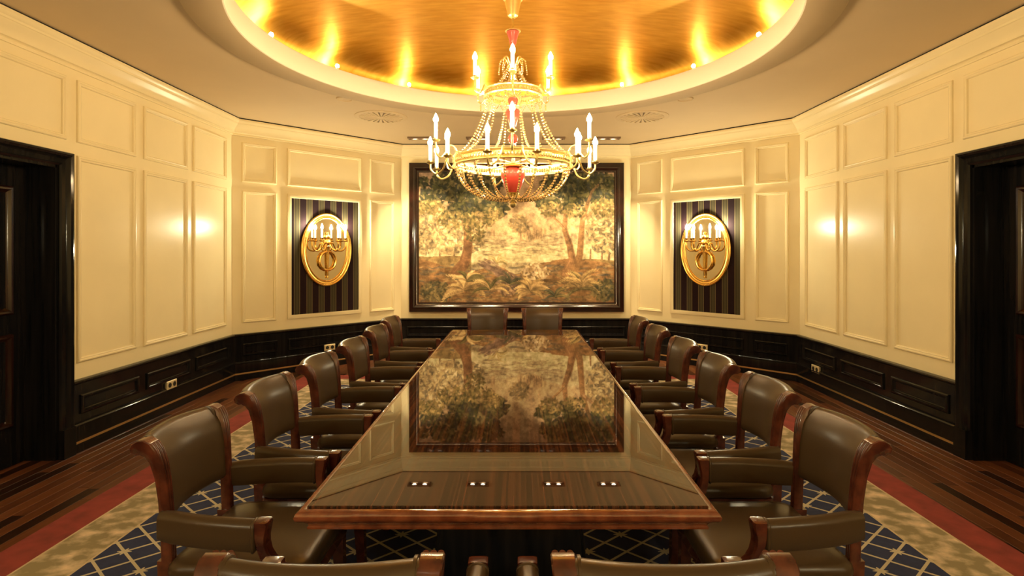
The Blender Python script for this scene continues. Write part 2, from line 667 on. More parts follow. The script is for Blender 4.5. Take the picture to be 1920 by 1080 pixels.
mb = MB()
outer = [(DX + ray_oct(a) * math.cos(a) * 1.02, DY + ray_oct(a) * math.sin(a) * 1.02, CEIL) for a in angs]
inner = [(DX + R_BAND * math.cos(a), DY + R_BAND * math.sin(a), CEIL) for a in angs]
mb.loft([outer, inner], False)
ceiling = struct(mb.build('ceiling', M['ceiling'], smooth=0), 'flat beige ceiling with a round gold-leaf dome')
for pl in ceiling.data.polygons:
    pass
mb = MB()
prof = [(R_BAND, CEIL + 0.01), (R_BAND, Z_BAND + 0.006), (R_BAND - 0.006, Z_BAND), (R_RIM + 0.012, Z_BAND)]
mb.loft([[(DX + r * math.cos(a), DY + r * math.sin(a), z) for a in angs] for r, z in prof], False)
mb.build('ceiling_band', M['ceiling'], ceiling, smooth=50)
mb = MB()
prof = [(R_RIM + 0.012, Z_BAND), (R_RIM + 0.003, Z_BAND + 0.003), (R_RIM, Z_BAND + 0.012), (R_RIM, Z_RIM - 0.01), (R_RIM + 0.004, Z_RIM - 0.003), (R_RIM + 0.01, Z_RIM), (2.235, Z_RIM)]
mb.loft([[(DX + r * math.cos(a), DY + r * math.sin(a), z) for a in angs] for r, z in prof], False)
mb.build('dome_rim', M['rim'], ceiling, smooth=50)
prof = [(2.23, 3.415), (2.226, 3.46), (2.212, 3.51), (2.18, 3.555), (2.13, 3.592), (2.06, 3.622), (1.95, 3.652), (1.8, 3.682), (1.6, 3.712), (1.35, 3.740), (1.05, 3.765), (0.7, 3.784), (0.35, 3.795), (0.001, 3.80)]
mb = MB()
mb.loft([[(r * math.cos(a), r * math.sin(a), z) for a in angs] for r, z in prof], False)
mb.build('gold_dome', M['goldleaf'], ceiling, smooth=60, loc=(DX, DY, 0))

# ------------------------------------------------------------------ doors
for nm, dn, lab in (('left', 'door_1', 'tall black double door in the left wall'), ('right', 'door_2', 'tall black double door in the right wall')):
    p, a, L_ = wall_local(nm)
    c = L_ / 2
    h = DOOR_W / 2
    root = struct(empty(dn, (p.x, p.y, 0), a), lab)
    # architrave: profile (offset outward from the opening, depth) swept round three sides
    ap = [(-0.0, 0.0), (-0.0, 0.020), (0.012, 0.030), (0.022, 0.022), (0.055, 0.026), (0.066, 0.036), (0.074, 0.050), (0.090, 0.058), (0.104, 0.054), (ARCH, 0.040), (ARCH, 0.0)]
    mb = MB()
    rings = [[(c - h - o, d, 0.0), (c - h - o, d, DOOR_H + o), (c + h + o, d, DOOR_H + o), (c + h + o, d, 0.0)] for o, d in ap]
    mb.loft(rings, False, True, closed=False)
    mb.build('architrave', M['ebony'], root, smooth=30)
    for s in (-1, 1):
        x0, x1 = sorted((c + s * (h - 0.004), c + s * (h + ARCH + 0.004)))
        mb = MB().box(x0, x1, 0, 0.062, 0, 0.225)
        mb.build('plinth_block', M['ebony'], root, smooth=0)
        x0, x1 = sorted((c + s * (h - 0.02), c + s * (h + 0.001)))
        MB().box(x0, x1, -0.26, 0.004, 0, DOOR_H).build('jamb', M['ebony'], root, smooth=0)
    MB().box(c - h, c + h, -0.26, 0.004, DOOR_H - 0.02, DOOR_H + 0.001).build('head_jamb', M['ebony'], root, smooth=0)
    for s in (-1, 1):
        x0, x1 = sorted((c + s * 0.003, c + s * (h - 0.021)))
        leaf = MB().box(x0, x1, -0.265, -0.22, 0.008, DOOR_H - 0.022).build('door_leaf', M['ebony'], root, smooth=0)
        lp = [(0.0, 0.0), (0.0, 0.014), (0.012, 0.024), (0.026, 0.022), (0.036, 0.008), (0.05, 0.0)]
        moulding(nm, x0 + 0.12, x1 - 0.12, 1.137, 2.09, leaf, M['frame'], lp, 'panel_moulding', -0.22)
        moulding(nm, x0 + 0.12, x1 - 0.12, 0.30, 0.99, leaf, M['frame'], lp, 'panel_moulding', -0.22)
        hx = c + s * 0.06
        hb = MB()
        hb.lathe([(0.0, 0), (0.024, 0), (0.024, 0.006), (0.009, 0.010), (0.009, 0.05), (0.0, 0.05)], 12)
        hb.v = [(hx + v[0], -0.22 + v[2], 1.06 + v[1]) for v in hb.v]
        hb.tube([(hx, -0.175, 1.06), (hx + s * 0.10, -0.172, 1.06)], 0.008, 8)
        hb.build('door_handle', M['brass'], leaf)
    MB().box(c - h, c + h, -0.34, -0.27, 0, DOOR_H).build('door_backing', M['gap'], root, smooth=0)

# ------------------------------------------------------------------ rug
RX, RY0, RY1 = 2.70, 0.86, 7.22
rug = tag(empty('rug', (-0.015, (RY0 + RY1) / 2, 0.0)), 'large navy lattice rug with beige floral and red borders under the table', 'rug')
HX, HY = RX, (RY1 - RY0) / 2


def rug_frame(name, o, i, z, m):
    prof = [(o, 0.0005), (o, z), (i, z), (i, 0.0005)]
    rings = [[(-HX + q, -HY + q, d), (HX - q, -HY + q, d), (HX - q, HY - q, d), (-HX + q, HY - q, d)] for q, d in prof]
    MB().loft(rings, False, True).build(name, m, rug, smooth=0)


rug_frame('red_border', 0.0, 0.228, 0.012, M['rugred'])
rug_frame('border_line', 0.228, 0.240, 0.0125, M['rugcream'])
rug_frame('floral_border', 0.240, 0.525, 0.012, M['rugbeige'])
rug_frame('border_line', 0.525, 0.537, 0.0125, M['rugcream'])
MB().box(-HX + 0.537, HX - 0.537, -HY + 0.537, HY - 0.537, 0.0005, 0.012).build('lattice_field', M['rugfield'], rug, smooth=0)

# ------------------------------------------------------------------ conference table
TX, TY0, TY1, TZ = 0.71, 1.845, 6.195, 0.745
tcx, tcy = -0.012, (TY0 + TY1) / 2
table = tag(empty('conference_table', (tcx, tcy, 0)), 'long glossy dark wood conference table with rounded mahogany edge', 'table')
hl = (TY1 - TY0) / 2


def rect_ring(i, z, hx=TX, hy=hl):
    return [(-hx + i, -hy + i, z), (hx - i, -hy + i, z), (hx - i, hy - i, z), (-hx + i, hy - i, z)]


mb = MB()
mb.loft([rect_ring(i, z) for i, z in ((0.034, 0.70), (0.034, TZ - 0.002), (0.037, TZ))], True)
mb.build('table_top', M['tabletop'], table, smooth=0)
prof = [(0.0345, 0.70), (0.0345, 0.735), (0.026, 0.7385), (0.014, 0.7365), (0.005, 0.730), (0.0, 0.719), (0.003, 0.708), (0.011, 0.701), (0.022, 0.6985),
        (0.026, 0.692), (0.034, 0.686), (0.038, 0.678), (0.033, 0.674), (0.034, 0.667), (0.10, 0.667), (0.10, 0.70)]
mb = MB()
mb.loft([rect_ring(i, z) for i, z in prof], False, True)
mb.build('table_edge', M['mahogany'], table, smooth=40)
mb = MB().loft([rect_ring(0.09, 0.64), rect_ring(0.09, 0.70)], True)
mb.build('apron', M['ebony'], table, smooth=0)
for py in (-1.28, 0.0, 1.28):
    mb = MB()
    rings = []
    for z, hx, hy in ((0.0125, 0.37, 0.30), (0.06, 0.37, 0.30), (0.065, 0.355, 0.285), (0.20, 0.345, 0.27), (0.40, 0.325, 0.25), (0.60, 0.315, 0.24), (0.645, 0.315, 0.24)):
        r = 0.05
        ring = []
        for cx_, cy_, a0 in ((hx - r, hy - r, 0), (-hx + r, hy - r, PI / 2), (-hx + r, -hy + r, PI), (hx - r, -hy + r, 1.5 * PI)):
            for k in range(4):
                t = a0 + k * PI / 6
                ring.append((cx_ + r * math.cos(t), py + cy_ + r * math.sin(t), z))
        rings.append(ring)
    mb.loft(rings).build('pedestal', M['ebony'], table, smooth=40)

# ------------------------------------------------------------------ armchairs (built once, facing +y)
SP = [(-0.262, 0.45, 0.025), (-0.266, 0.56, 0.025), (-0.272, 0.66, 0.025), (-0.280, 0.76, 0.0245), (-0.292, 0.83, 0.024), (-0.308, 0.872, 0.023),
      (-0.330, 0.895, 0.024), (-0.352, 0.893, 0.021), (-0.364, 0.875, 0.018), (-0.360, 0.858, 0.015)]


def spline_y(z):
    for (y0, z0, _), (y1, z1, _) in zip(SP[:7], SP[1:7]):
        if z <= z1:
            return y0 + (y1 - y0) * max(0, (z - z0)) / (z1 - z0)
    return SP[6][0]


def flare(z):
    t = max(0.0, min(1.0, (z - 0.60) / 0.31))
    return 0.210 + 0.020 * t ** 2


STILE_FRONT = [(-0.238, 0.45), (-0.242, 0.56), (-0.248, 0.66), (-0.256, 0.76), (-0.267, 0.83), (-0.280, 0.872), (-0.298, 0.902)]
STILE_TOP = [(-0.322, 0.915), (-0.346, 0.913), (-0.366, 0.901), (-0.376, 0.883), (-0.371, 0.865), (-0.355, 0.856), (-0.340, 0.858)]
STILE_REAR = [(-0.324, 0.850), (-0.308, 0.828), (-0.294, 0.77), (-0.285, 0.68), (-0.278, 0.56), (-0.274, 0.45)]


def stile_mesh(s):
    """a shaped board with a scrolled top, reeded on its front face."""
    mb = MB()
    out = STILE_FRONT + STILE_TOP + STILE_REAR
    n = len(out)
    cy = sum(p[0] for p in out) / n

    def hw(z):
        return 0.0185 + 0.008 * max(0.0, min(1.0, (z - 0.72) / 0.16))
    rings = []
    for u, ins in ((-1.0, 0.004), (-0.88, 0.0), (0.88, 0.0), (1.0, 0.004)):
        ring = []
        for k in range(n):
            a, b = Vector(out[k - 1]), Vector(out[(k + 1) % n])
            t = (b - a).normalized()
            nv = Vector((-t.y, t.x))
            y, z = out[k]
            ring.append((s * (flare(z) + u * hw(z)), y + nv.x * ins, z + nv.y * ins))
        rings.append(ring)
    mb.loft(rings)
    for c in (-2 / 3, 0, 2 / 3):
        rr = []
        for k, (y, z) in enumerate(STILE_FRONT):
            a, b = Vector(STILE_FRONT[max(0, k - 1)]), Vector(STILE_FRONT[min(len(STILE_FRONT) - 1, k + 1)])
            t = (b - a).normalized()
            nv = Vector((t.y, -t.x))
            w = hw(z)
            rr.append([(s * (flare(z) + c * w * 0.92 + w * 0.29 * math.cos(PI - q * PI / 5)), y + nv.x * (w * 0.30 * math.sin(q * PI / 5) - 0.001), z + nv.y * (w * 0.30 * math.sin(q * PI / 5) - 0.001)) for q in range(6)])
        mb.loft(rr)
    return mb


def back_mesh():
    mb = MB()
    rings = []
    NX = 14
    for j in range(NX + 1):
        u = -1 + 2 * j / NX
        bow = -0.042 * (1 - u * u)
        prof = []
        for z in (0.600, 0.612, 0.65, 0.70, 0.76, 0.81, 0.845):
            y = spline_y(z) + 0.016 + (0.010 * (1 - abs(u) ** 4))
            if z == 0.600:
                y -= 0.012
            prof.append((y, z))
        for k in range(10):
            th = math.radians(35 + k * 24)
            prof.append((-0.340 + 0.0315 * math.cos(th), 0.880 + 0.0315 * math.sin(th) + 0.006 * (1 - u * u)))
        for z in (0.82, 0.74, 0.66, 0.612, 0.600):
            y = spline_y(z) - 0.020
            if z == 0.600:
                y += 0.010
            prof.append((y, z))
        rings.append([((flare(max(0.6, z)) - 0.0195) * u, y + bow, z) for y, z in prof])
    return mb.loft(rings)


def arm_section(w, h, n=8):
    pts = [(-w * 0.8, -h), (-w, -h * 0.8)]
    for k in range(n + 1):
        th = PI - PI * k / n
        pts.append((w * math.cos(th), h * 0.55 + h * 0.45 * math.sin(th)))
    pts += [(w, -h * 0.8), (w * 0.8, -h)]
    return pts


ARM = [(0.236, -0.268, 0.602, 0.90), (0.252, -0.21, 0.602, 1.0), (0.272, -0.13, 0.601, 1.0), (0.288, -0.04, 0.600, 1.0), (0.296, 0.05, 0.598, 1.0), (0.298, 0.112, 0.596, 1.0)]


def arm_mesh(s):
    mb = MB()
    mb.loft([[(s * (x + u * k), y, z + v * k) for u, v in arm_section(0.030, 0.053)] for x, y, z, k in ARM])
    return mb


def arm_bead(s):
    x, y, z, _ = ARM[-1]
    mb = MB()
    for dy, k in ((-0.010, 1.02), (-0.006, 1.09), (-0.001, 1.09), (0.003, 1.02)):
        pass
    mb.loft([[(s * (x + u * k), y + dy, z + v * k) for u, v in arm_section(0.030, 0.053)] for dy, k in ((-0.010, 1.01), (-0.006, 1.08), (-0.001, 1.08), (0.003, 1.01))])
    return mb


def support_mesh(s):
    """wood cap of the arm and the scooped support down to the seat front."""
    x = 0.298
    mb = MB()
    rings = []
    # (front y, rear y, z) outline swept as a flat shaped bracket, top to bottom
    outline = [(0.148, 0.115, 0.6495), (0.158, 0.115, 0.646), (0.162, 0.115, 0.638), (0.158, 0.116, 0.615), (0.153, 0.116, 0.590), (0.152, 0.118, 0.565), (0.158, 0.122, 0.535),
               (0.172, 0.130, 0.508), (0.196, 0.144, 0.482), (0.232, 0.165, 0.460), (0.262, 0.19, 0.447), (0.276, 0.20, 0.436), (0.276, 0.20, 0.395)]
    for i, (yf, yr, z) in enumerate(outline):
        w = 0.020 if i == 0 else (0.028 if i < 6 else 0.024)
        xx = x - 0.03 * max(0, (0.60 - z)) / 0.2
        rings.append([(s * (xx - w), yr, z), (s * (xx + w), yr, z), (s * (xx + w), yf - 0.006, z), (s * (xx + w * 0.7), yf, z), (s * (xx - w * 0.7), yf, z), (s * (xx - w), yf - 0.006, z)])
    return mb.loft(rings)


def rounded(hx, y0, y1, r, n=4):
    pts = []
    for cx_, cy_, a0 in ((hx - r, y1 - r, 0), (-hx + r, y1 - r, PI / 2), (-hx + r, y0 + r, PI), (hx - r, y0 + r, 1.5 * PI)):
        for k in range(n + 1):
            t = a0 + k * PI / 2 / n
            pts.append((cx_ + r * math.cos(t), cy_ + r * math.sin(t)))
    return pts


def seat_mesh():
    mb = MB()
    rings = []
    for ins, z in ((0.012, 0.402), (0.0, 0.412), (-0.004, 0.430), (0.0, 0.452), (0.014, 0.466), (0.05, 0.474), (0.11, 0.480), (0.19, 0.483)):
        rings.append([(px, py, z) for px, py in rounded(0.268 - ins, -0.245 + ins, 0.288 - ins, max(0.02, 0.06 - ins * 0.2))])
    return mb.loft(rings)


def make_chair():
    root = empty('armchair')
    seat_mesh().build('seat', M['leather'], root, smooth=60)
    MB().loft([[(px, py, z) for px, py in rounded(0.262, -0.25, 0.275, 0.05)] for z in (0.345, 0.403)]).build('seat_rail', M['chairwood'], root)
    back_mesh().build('backrest', M['leather'], root, smooth=60)
    for s in (-1, 1):
        stile_mesh(s).build('stile', M['chairwood'], root, smooth=40)
        # leather bead beside the scroll
        rings = []
        for xx, r in ((0.191, 0.028), (0.194, 0.0365), (0.201, 0.0365), (0.204, 0.028)):
            rings.append([(s * xx, -0.340 + r * math.cos(2 * PI * k / 18), 0.879 + r * math.sin(2 * PI * k / 18)) for k in range(18)])
        MB().loft(rings).build('scroll_ring', M['leather'], root, smooth=60)
        arm = arm_mesh(s).build('arm_pad', M['leather'], root, smooth=60)
        arm_bead(s).build('arm_ring', M['leather'], arm, smooth=60)
        support_mesh(s).build('arm_support', M['chairwood'], root, smooth=35)
        # legs
        mb = MB()
        rings = []
        for y, z, t in ((0.232, 0.40, 0.026), (0.236, 0.25, 0.023), (0.244, 0.10, 0.019), (0.256, 0.0125, 0.017)):
            rings.append([(s * 0.236 + u * t, y + v * t, z) for u, v in ((-1, -1), (1, -1), (1, 1), (-1, 1))])
        mb.loft(rings).build('leg', M['chairwood'], root, smooth=0)
        mb = MB()
        rings = []
        for y, z, t in ((-0.262, 0.46, 0.027), (-0.258, 0.34, 0.026), (-0.268, 0.20, 0.023), (-0.292, 0.08, 0.020), (-0.315, 0.0125, 0.018)):
            rings.append([(s * 0.206 + u * 0.022, y + v * t, z) for u, v in ((-1, -1), (1, -1), (1, 1), (-1, 1))])
        mb.loft(rings).build('leg', M['chairwood'], root, smooth=0)
    return root


chair0 = make_chair()
YS = [2.285, 2.965, 3.65, 4.345, 5.12, 5.85]
XL = [-1.02, -0.985, -0.96, -0.94, -0.955, -0.985]
XR = [1.013, 1.030, 1.007, 0.994, 0.984, 0.974]
ordn = ['nearest the camera', 'second from the camera', 'third from the camera', 'fourth from the camera', 'fifth from the camera', 'farthest from the camera']
spots = []
for i, y in enumerate(YS):
    spots.append((XL[i], y, -PI / 2, 'brown leather armchair on the left side of the table, ' + ordn[i], 'armchairs along the left side of the table'))
for i, y in enumerate(YS):
    spots.append((XR[i], y, PI / 2, 'brown leather armchair on the right side of the table, ' + ordn[i], 'armchairs along the right side of the table'))
spots += [(-0.42, 1.595, 0.0, 'brown leather armchair seen from behind at the near table end, left one', 'armchairs at the near end of the table'),
          (0.37, 1.595, 0.0, 'brown leather armchair seen from behind at the near table end, right one', 'armchairs at the near end of the table'),
          (-0.346, 6.535, PI, 'brown leather armchair at the far table end below the tapestry, left one', 'armchairs at the far end of the table'),
          (0.325, 6.535, PI, 'brown leather armchair at the far table end below the tapestry, right one', 'armchairs at the far end of the table')]
for i, (x, y, r, lab, grp) in enumerate(spots):
    o = chair0 if i == 0 else copy_tree(chair0)
    o.location = (x, y, 0)
    o.rotation_euler = (0, 0, r)
    if i in (12, 13):
        o.scale = (1.07, 1, 1)
    tag(o, lab, 'armchair', grp)


# ------------------------------------------------------------------ tapestry (woven picture as colours on a fine mesh)
def paint_tapestry(W, H):
    rs = np.random.RandomState(5)
    S = W / 1107.0

    def U(x, y):
        return (x - 133) * S, (y - 133) * S
    yy, xx = np.mgrid[0:H, 0:W].astype(float)
    img = np.zeros((H, W, 3))

    def smooth_noise(sx, sy, oct_=4):
        out = np.zeros((H, W))
        amp = 1.0
        tot = 0
        for o in range(oct_):
            nx, ny = max(2, int(sx * 2 ** o)), max(2, int(sy * 2 ** o))
            g = rs.rand(ny + 2, nx + 2)
            fx = xx / W * nx
            fy = yy / H * ny
            ix, iy = fx.astype(int), fy.astype(int)
            tx, ty = fx - ix, fy - iy
            tx = tx * tx * (3 - 2 * tx)
            ty = ty * ty * (3 - 2 * ty)
            out += amp * ((g[iy, ix] * (1 - tx) + g[iy, ix + 1] * tx) * (1 - ty) + (g[iy + 1, ix] * (1 - tx) + g[iy + 1, ix + 1] * tx) * ty)
            tot += amp
            amp *= 0.55
        return out / tot
    # sky
    t = np.clip(yy / (H * 0.7), 0, 1)[..., None]
    img[:] = np.array((0.33, 0.24, 0.17)) * (1 - t) + np.array((0.66, 0.50, 0.30)) * t
    n = smooth_noise(4, 6)
    img *= (0.82 + 0.36 * n)[..., None]

    def region(mask, col, var=0.25, ns=(16, 20)):
        n_ = smooth_noise(*ns)
        c = np.array(col)[None, None] * (1 - var + 2 * var * n_)[..., None]
        img[mask] = c[mask]

    def blob(x, y, rx, ry, col, a=1.0, rot=0.0):
        px, py = U(x, y)
        rx, ry = rx * S, ry * S
        R_ = max(rx, ry) + 1.5
        x0, x1 = int(max(0, px - R_)), int(min(W, px + R_ + 1))
        y0, y1 = int(max(0, py - R_)), int(min(H, py + R_ + 1))
        if x1 <= x0 or y1 <= y0:
            return
        dx = xx[y0:y1, x0:x1] - px
        dy = yy[y0:y1, x0:x1] - py
        c, s = math.cos(rot), math.sin(rot)
        q = ((dx * c + dy * s) / max(rx, 0.45)) ** 2 + ((-dx * s + dy * c) / max(ry, 0.45)) ** 2
        m = np.clip(1.6 - 1.2 * q, 0, 1) * a
        img[y0:y1, x0:x1] = img[y0:y1, x0:x1] * (1 - m[..., None]) + np.array(col) * m[..., None]

    def foliage(cx, cy, rx, ry, n_, cols, size=(9, 16), a=0.9):
        for _ in range(n_):
            th = rs.rand() * 2 * PI
            rr = math.sqrt(rs.rand())
            x = cx + rx * rr * math.cos(th)
            y = cy + ry * rr * math.sin(th)
            c = np.array(cols[rs.randint(len(cols))]) * (0.75 + 0.5 * rs.rand())
            s_ = size[0] + (size[1] - size[0]) * rs.rand()
            blob(x, y, s_, s_ * (0.35 + 0.3 * rs.rand()), c, a, rs.rand() * PI)

    def stroke(pts, w0, w1, col, var=0.2):
        pts = [np.array(p, float) for p in pts]
        for (a, b), i in zip(zip(pts, pts[1:]), range(len(pts))):
            L_ = np.linalg.norm(b - a)
            k = int(L_ / 4) + 1
            for j in range(k):
                q = a + (b - a) * j / k
                tt = (i + j / k) / (len(pts) - 1)
                w = w0 + (w1 - w0) * tt
                ang = math.atan2(b[1] - a[1], b[0] - a[0])
                c = np.array(col) * (1 - var + 2 * var * rs.rand())
                blob(q[0], q[1], max(w, 5), w, c, 0.9, ang)
                blob(q[0] + w * 0.45, q[1], max(w, 6) * 0.7, w * 0.32, c * 0.62, 0.7, ang)
                blob(q[0] - w * 0.5, q[1], max(w, 6) * 0.6, w * 0.22, np.array(col) * 1.5, 0.5, ang)

    def leafs(cx, cy, n_, L_, cols, a0=-PI, a1=0.0, wd=0.16, bend=0.5):
        for i in range(n_):
            a = a0 + (a1 - a0) * (i + 0.5) / n_ + rs.randn() * 0.10
            l = L_ * (0.7 + 0.5 * rs.rand())
            c = np.array(cols[rs.randint(len(cols))])
            d = 1 if math.cos(a) > 0 else -1
            for k in range(14):
                t_ = k / 13
                aa = a + bend * d * t_ * t_
                x = cx + l * t_ * math.cos(aa)
                y = cy + l * t_ * math.sin(aa)
                w = l * wd * math.sin(PI * min(1, 0.12 + 0.85 * t_))
                sh = 0.75 + 0.5 * t_
                blob(x, y, l * 0.06 + 3, w, c * sh, 0.9, aa)
                blob(x, y + w * 0.5, l * 0.05 + 2, w * 0.35, c * 0.5, 0.7, aa)
                blob(x, y, l * 0.05 + 2, 1.6, c * 1.5, 0.6, aa)
    # distant hills, river, town
    X = 133 + xx / S
    Y = 133 + yy / S
    n1 = smooth_noise(9, 5)
    region(Y > 455 + 40 * n1 + 20 * np.sin(X / 90), (0.52, 0.42, 0.27), 0.2, (30, 40))
    region((Y > 525 + 30 * n1) & (Y < 640), (0.62, 0.52, 0.32), 0.18, (10, 60))
    for _ in range(260):
        blob(470 + rs.rand() * 480, 470 + rs.rand() * 130, 8 + 26 * rs.rand(), 1.5 + 3 * rs.rand(), np.array((0.34, 0.26, 0.17)) * (0.6 + rs.rand()), 0.55, rs.randn() * 0.15)
    for _ in range(40):
        x, y = 700 + rs.rand() * 150, 455 + rs.rand() * 50
        blob(x, y, 7, 14 + 8 * rs.rand(), np.array((0.55, 0.40, 0.24)) * (0.7 + 0.5 * rs.rand()), 0.8)
        blob(x + 6, y, 2, 12, (0.25, 0.17, 0.10), 0.6)
    for x, y in ((815, 470), (790, 480), (700, 490), (550, 480)):
        blob(x, y, 12, 30, (0.50, 0.36, 0.22), 0.7)
        blob(x + 9, y, 3, 28, (0.26, 0.18, 0.11), 0.7)
    foliage(700, 420, 55, 50, 150, [(0.30, 0.23, 0.13), (0.38, 0.28, 0.15), (0.24, 0.19, 0.12)], (8, 14), 0.7)
    # mid trees
    for bx_ in (250, 330, 1100, 1165, 1205):
        stroke([(bx_, 640), (bx_ + 4, 560)], 7, 4, (0.30, 0.20, 0.12))
    region((Y > 590 + 26 * n1 + np.where(X < 430, (X - 133) * 0.02, 400)) & (X < 470), (0.33, 0.24, 0.12), 0.35, (24, 40))
    region((Y > 606 + 25 * n1 + np.abs(X - 1100) * 0.03) & (X > 880), (0.36, 0.26, 0.13), 0.35, (24, 40))
    lights = [(0.58, 0.44, 0.26), (0.46, 0.35, 0.20), (0.34, 0.27, 0.16), (0.66, 0.52, 0.32), (0.26, 0.22, 0.15)]
    foliage(215, 430, 95, 90, 520, lights)
    foliage(300, 520, 110, 70, 420, lights)
    foliage(170, 530, 60, 60, 180, lights)
    foliage(1165, 440, 90, 95, 460, lights)
    foliage(1180, 540, 70, 45, 200, lights)
    foliage(440, 520, 60, 60, 170, lights)
    # ground
    region(Y > 640 + 50 * np.sin((X - 250) / 150) * (X < 720) + 18 * n1 - 36 * np.exp(-((X - 560) / 130) ** 2) + 60 * np.exp(-((X - 690) / 70) ** 2) - 30 * np.exp(-((X - 1000) / 170) ** 2), (0.33, 0.205, 0.10), 0.5, (14, 30))
    for _ in range(420):
        x, y = 133 + rs.rand() * 1107, 650 + rs.rand() * 210
        blob(x, y, 14 + 30 * rs.rand(), 2 + 5 * rs.rand(), [(0.46, 0.33, 0.18), (0.20, 0.15, 0.09), (0.30, 0.24, 0.13), (0.16, 0.15, 0.13)][rs.randint(4)], 0.55, rs.randn() * 0.25)
    for k_ in range(120):
        t_ = rs.rand()
        blob(500 + 210 * t_ + rs.randn() * 14, 640 + 120 * t_ + rs.randn() * 14, 26, 7, np.array((0.27, 0.19, 0.14)) * (0.7 + 0.6 * rs.rand()), 0.7, 0.5 + rs.randn() * 0.2)
    # trunks
    stroke([(345, 700), (392, 640), (412, 560), (408, 480), (425, 390), (400, 300)], 32, 13, (0.27, 0.16, 0.085))
    stroke([(425, 400), (470, 330), (520, 290)], 12, 6, (0.32, 0.20, 0.11))
    stroke([(405, 430), (350, 350), (310, 300)], 12, 6, (0.32, 0.20, 0.11))
    stroke([(960, 700), (1000, 620), (985, 540), (955, 450), (965, 360), (990, 300)], 22, 9, (0.34, 0.21, 0.11))
    stroke([(955, 445), (910, 400), (860, 360)], 9, 5, (0.40, 0.26, 0.14))
    stroke([(1010, 690), (1042, 600), (1050, 500), (1058, 400), (1085, 310), (1110, 240)], 20, 9, (0.32, 0.20, 0.10))
    stroke([(1060, 400), (1120, 350), (1180, 330)], 9, 5, (0.38, 0.25, 0.14))
    # dark crowns
    darks = [(0.075, 0.075, 0.035), (0.12, 0.11, 0.05), (0.050, 0.052, 0.034), (0.19, 0.16, 0.08), (0.065, 0.066, 0.052)]
    for c in ((330, 200, 130, 75, 520), (440, 280, 150, 85, 560), (230, 260, 90, 50, 200), (360, 350, 90, 45, 220), (560, 330, 80, 55, 220), (155, 190, 30, 30, 50), (190, 300, 50, 35, 90),
              (520, 190, 90, 50, 190), (1100, 190, 140, 65, 560), (1010, 240, 110, 60, 340), (1160, 260, 90, 55, 320), (895, 205, 80, 55, 200), (860, 300, 70, 35, 150), (1000, 310, 60, 35, 130), (950, 150, 90, 28, 100)):
        foliage(*c[:4], int(c[4] * 0.8), darks, (10, 19), 0.92)
    lit = [(0.22, 0.18, 0.08), (0.30, 0.23, 0.11), (0.14, 0.125, 0.06), (0.40, 0.30, 0.15)]
    for c in ((200, 330, 80, 40, 120), (480, 400, 90, 45, 150), (560, 370, 50, 35, 70), (330, 400, 90, 45, 150), (880, 340, 70, 40, 100), (1010, 350, 60, 40, 80), (1180, 330, 70, 50, 130), (450, 470, 60, 50, 90)):
        foliage(*c, lit, (8, 15), 0.8)
    stroke([(1085, 310), (1110, 240), (1150, 200)], 9, 5, (0.20, 0.13, 0.07))
    # undergrowth
    tan = [(0.70, 0.50, 0.27), (0.56, 0.40, 0.21), (0.42, 0.30, 0.15)]
    grn = [(0.20, 0.17, 0.08), (0.27, 0.22, 0.11), (0.15, 0.14, 0.09)]
    foliage(235, 800, 90, 55, 260, [(0.14, 0.13, 0.08), (0.22, 0.18, 0.10), (0.36, 0.28, 0.14)])
    foliage(640, 760, 70, 60, 160, [(0.26, 0.18, 0.12), (0.20, 0.15, 0.12), (0.40, 0.28, 0.18)])
    foliage(1180, 790, 70, 60, 200, grn + [(0.34, 0.26, 0.13)])
    leafs(395, 790, 9, 120, tan, -PI * 1.02, 0.05, 0.17)
    leafs(410, 740, 7, 90, grn + tan[:1], -PI * 0.95, -0.05, 0.17)
    leafs(540, 790, 8, 95, tan[1:] + grn[:1], -PI * 0.9, -0.1, 0.10)
    leafs(575, 640, 8, 70, [(0.30, 0.24, 0.12), (0.44, 0.34, 0.18)], -PI * 0.75, -0.05, 0.05, 0.7)
    leafs(650, 760, 7, 70, grn, -PI * 0.85, -0.15, 0.10)
    foliage(790, 690, 75, 45, 170, [(0.64, 0.48, 0.30), (0.50, 0.36, 0.20), (0.30, 0.22, 0.12), (0.70, 0.54, 0.36)], (9, 15))
    leafs(770, 800, 11, 85, tan, -PI * 1.1, 0.1, 0.20)
    leafs(1048, 785, 14, 120, tan[1:] + grn[1:2], -PI * 1.08, 0.08, 0.11, 0.6)
    leafs(1060, 770, 7, 85, tan, -PI * 0.85, -0.15, 0.10, 0.5)
    leafs(905, 830, 7, 70, grn, -PI, 0, 0.13)
    # broken light and dark woven through every form
    n2 = smooth_noise(26, 18, 4)
    n3 = smooth_noise(70, 46, 3)
    k_ = np.clip((n2 - 0.5) * 1.5, -0.4, 0.4) + np.clip((n3 - 0.5) * 1.2, -0.3, 0.3)
    img *= np.clip(0.92 + 0.6 * k_, 0.5, 1.5)[..., None]
    img *= (1 - 0.18 * np.clip((Y - 640) / 120, 0, 1))[..., None]  # lower ground darkened to imitate the spotlights falling off near the bottom
    # weave
    img *= (1 + 0.07 * rs.randn(H, W))[..., None]
    img = np.where(img < 0.42, img * (0.55 + 0.45 * img / 0.42), img)
    return np.clip(img, 0.004, 0.9)


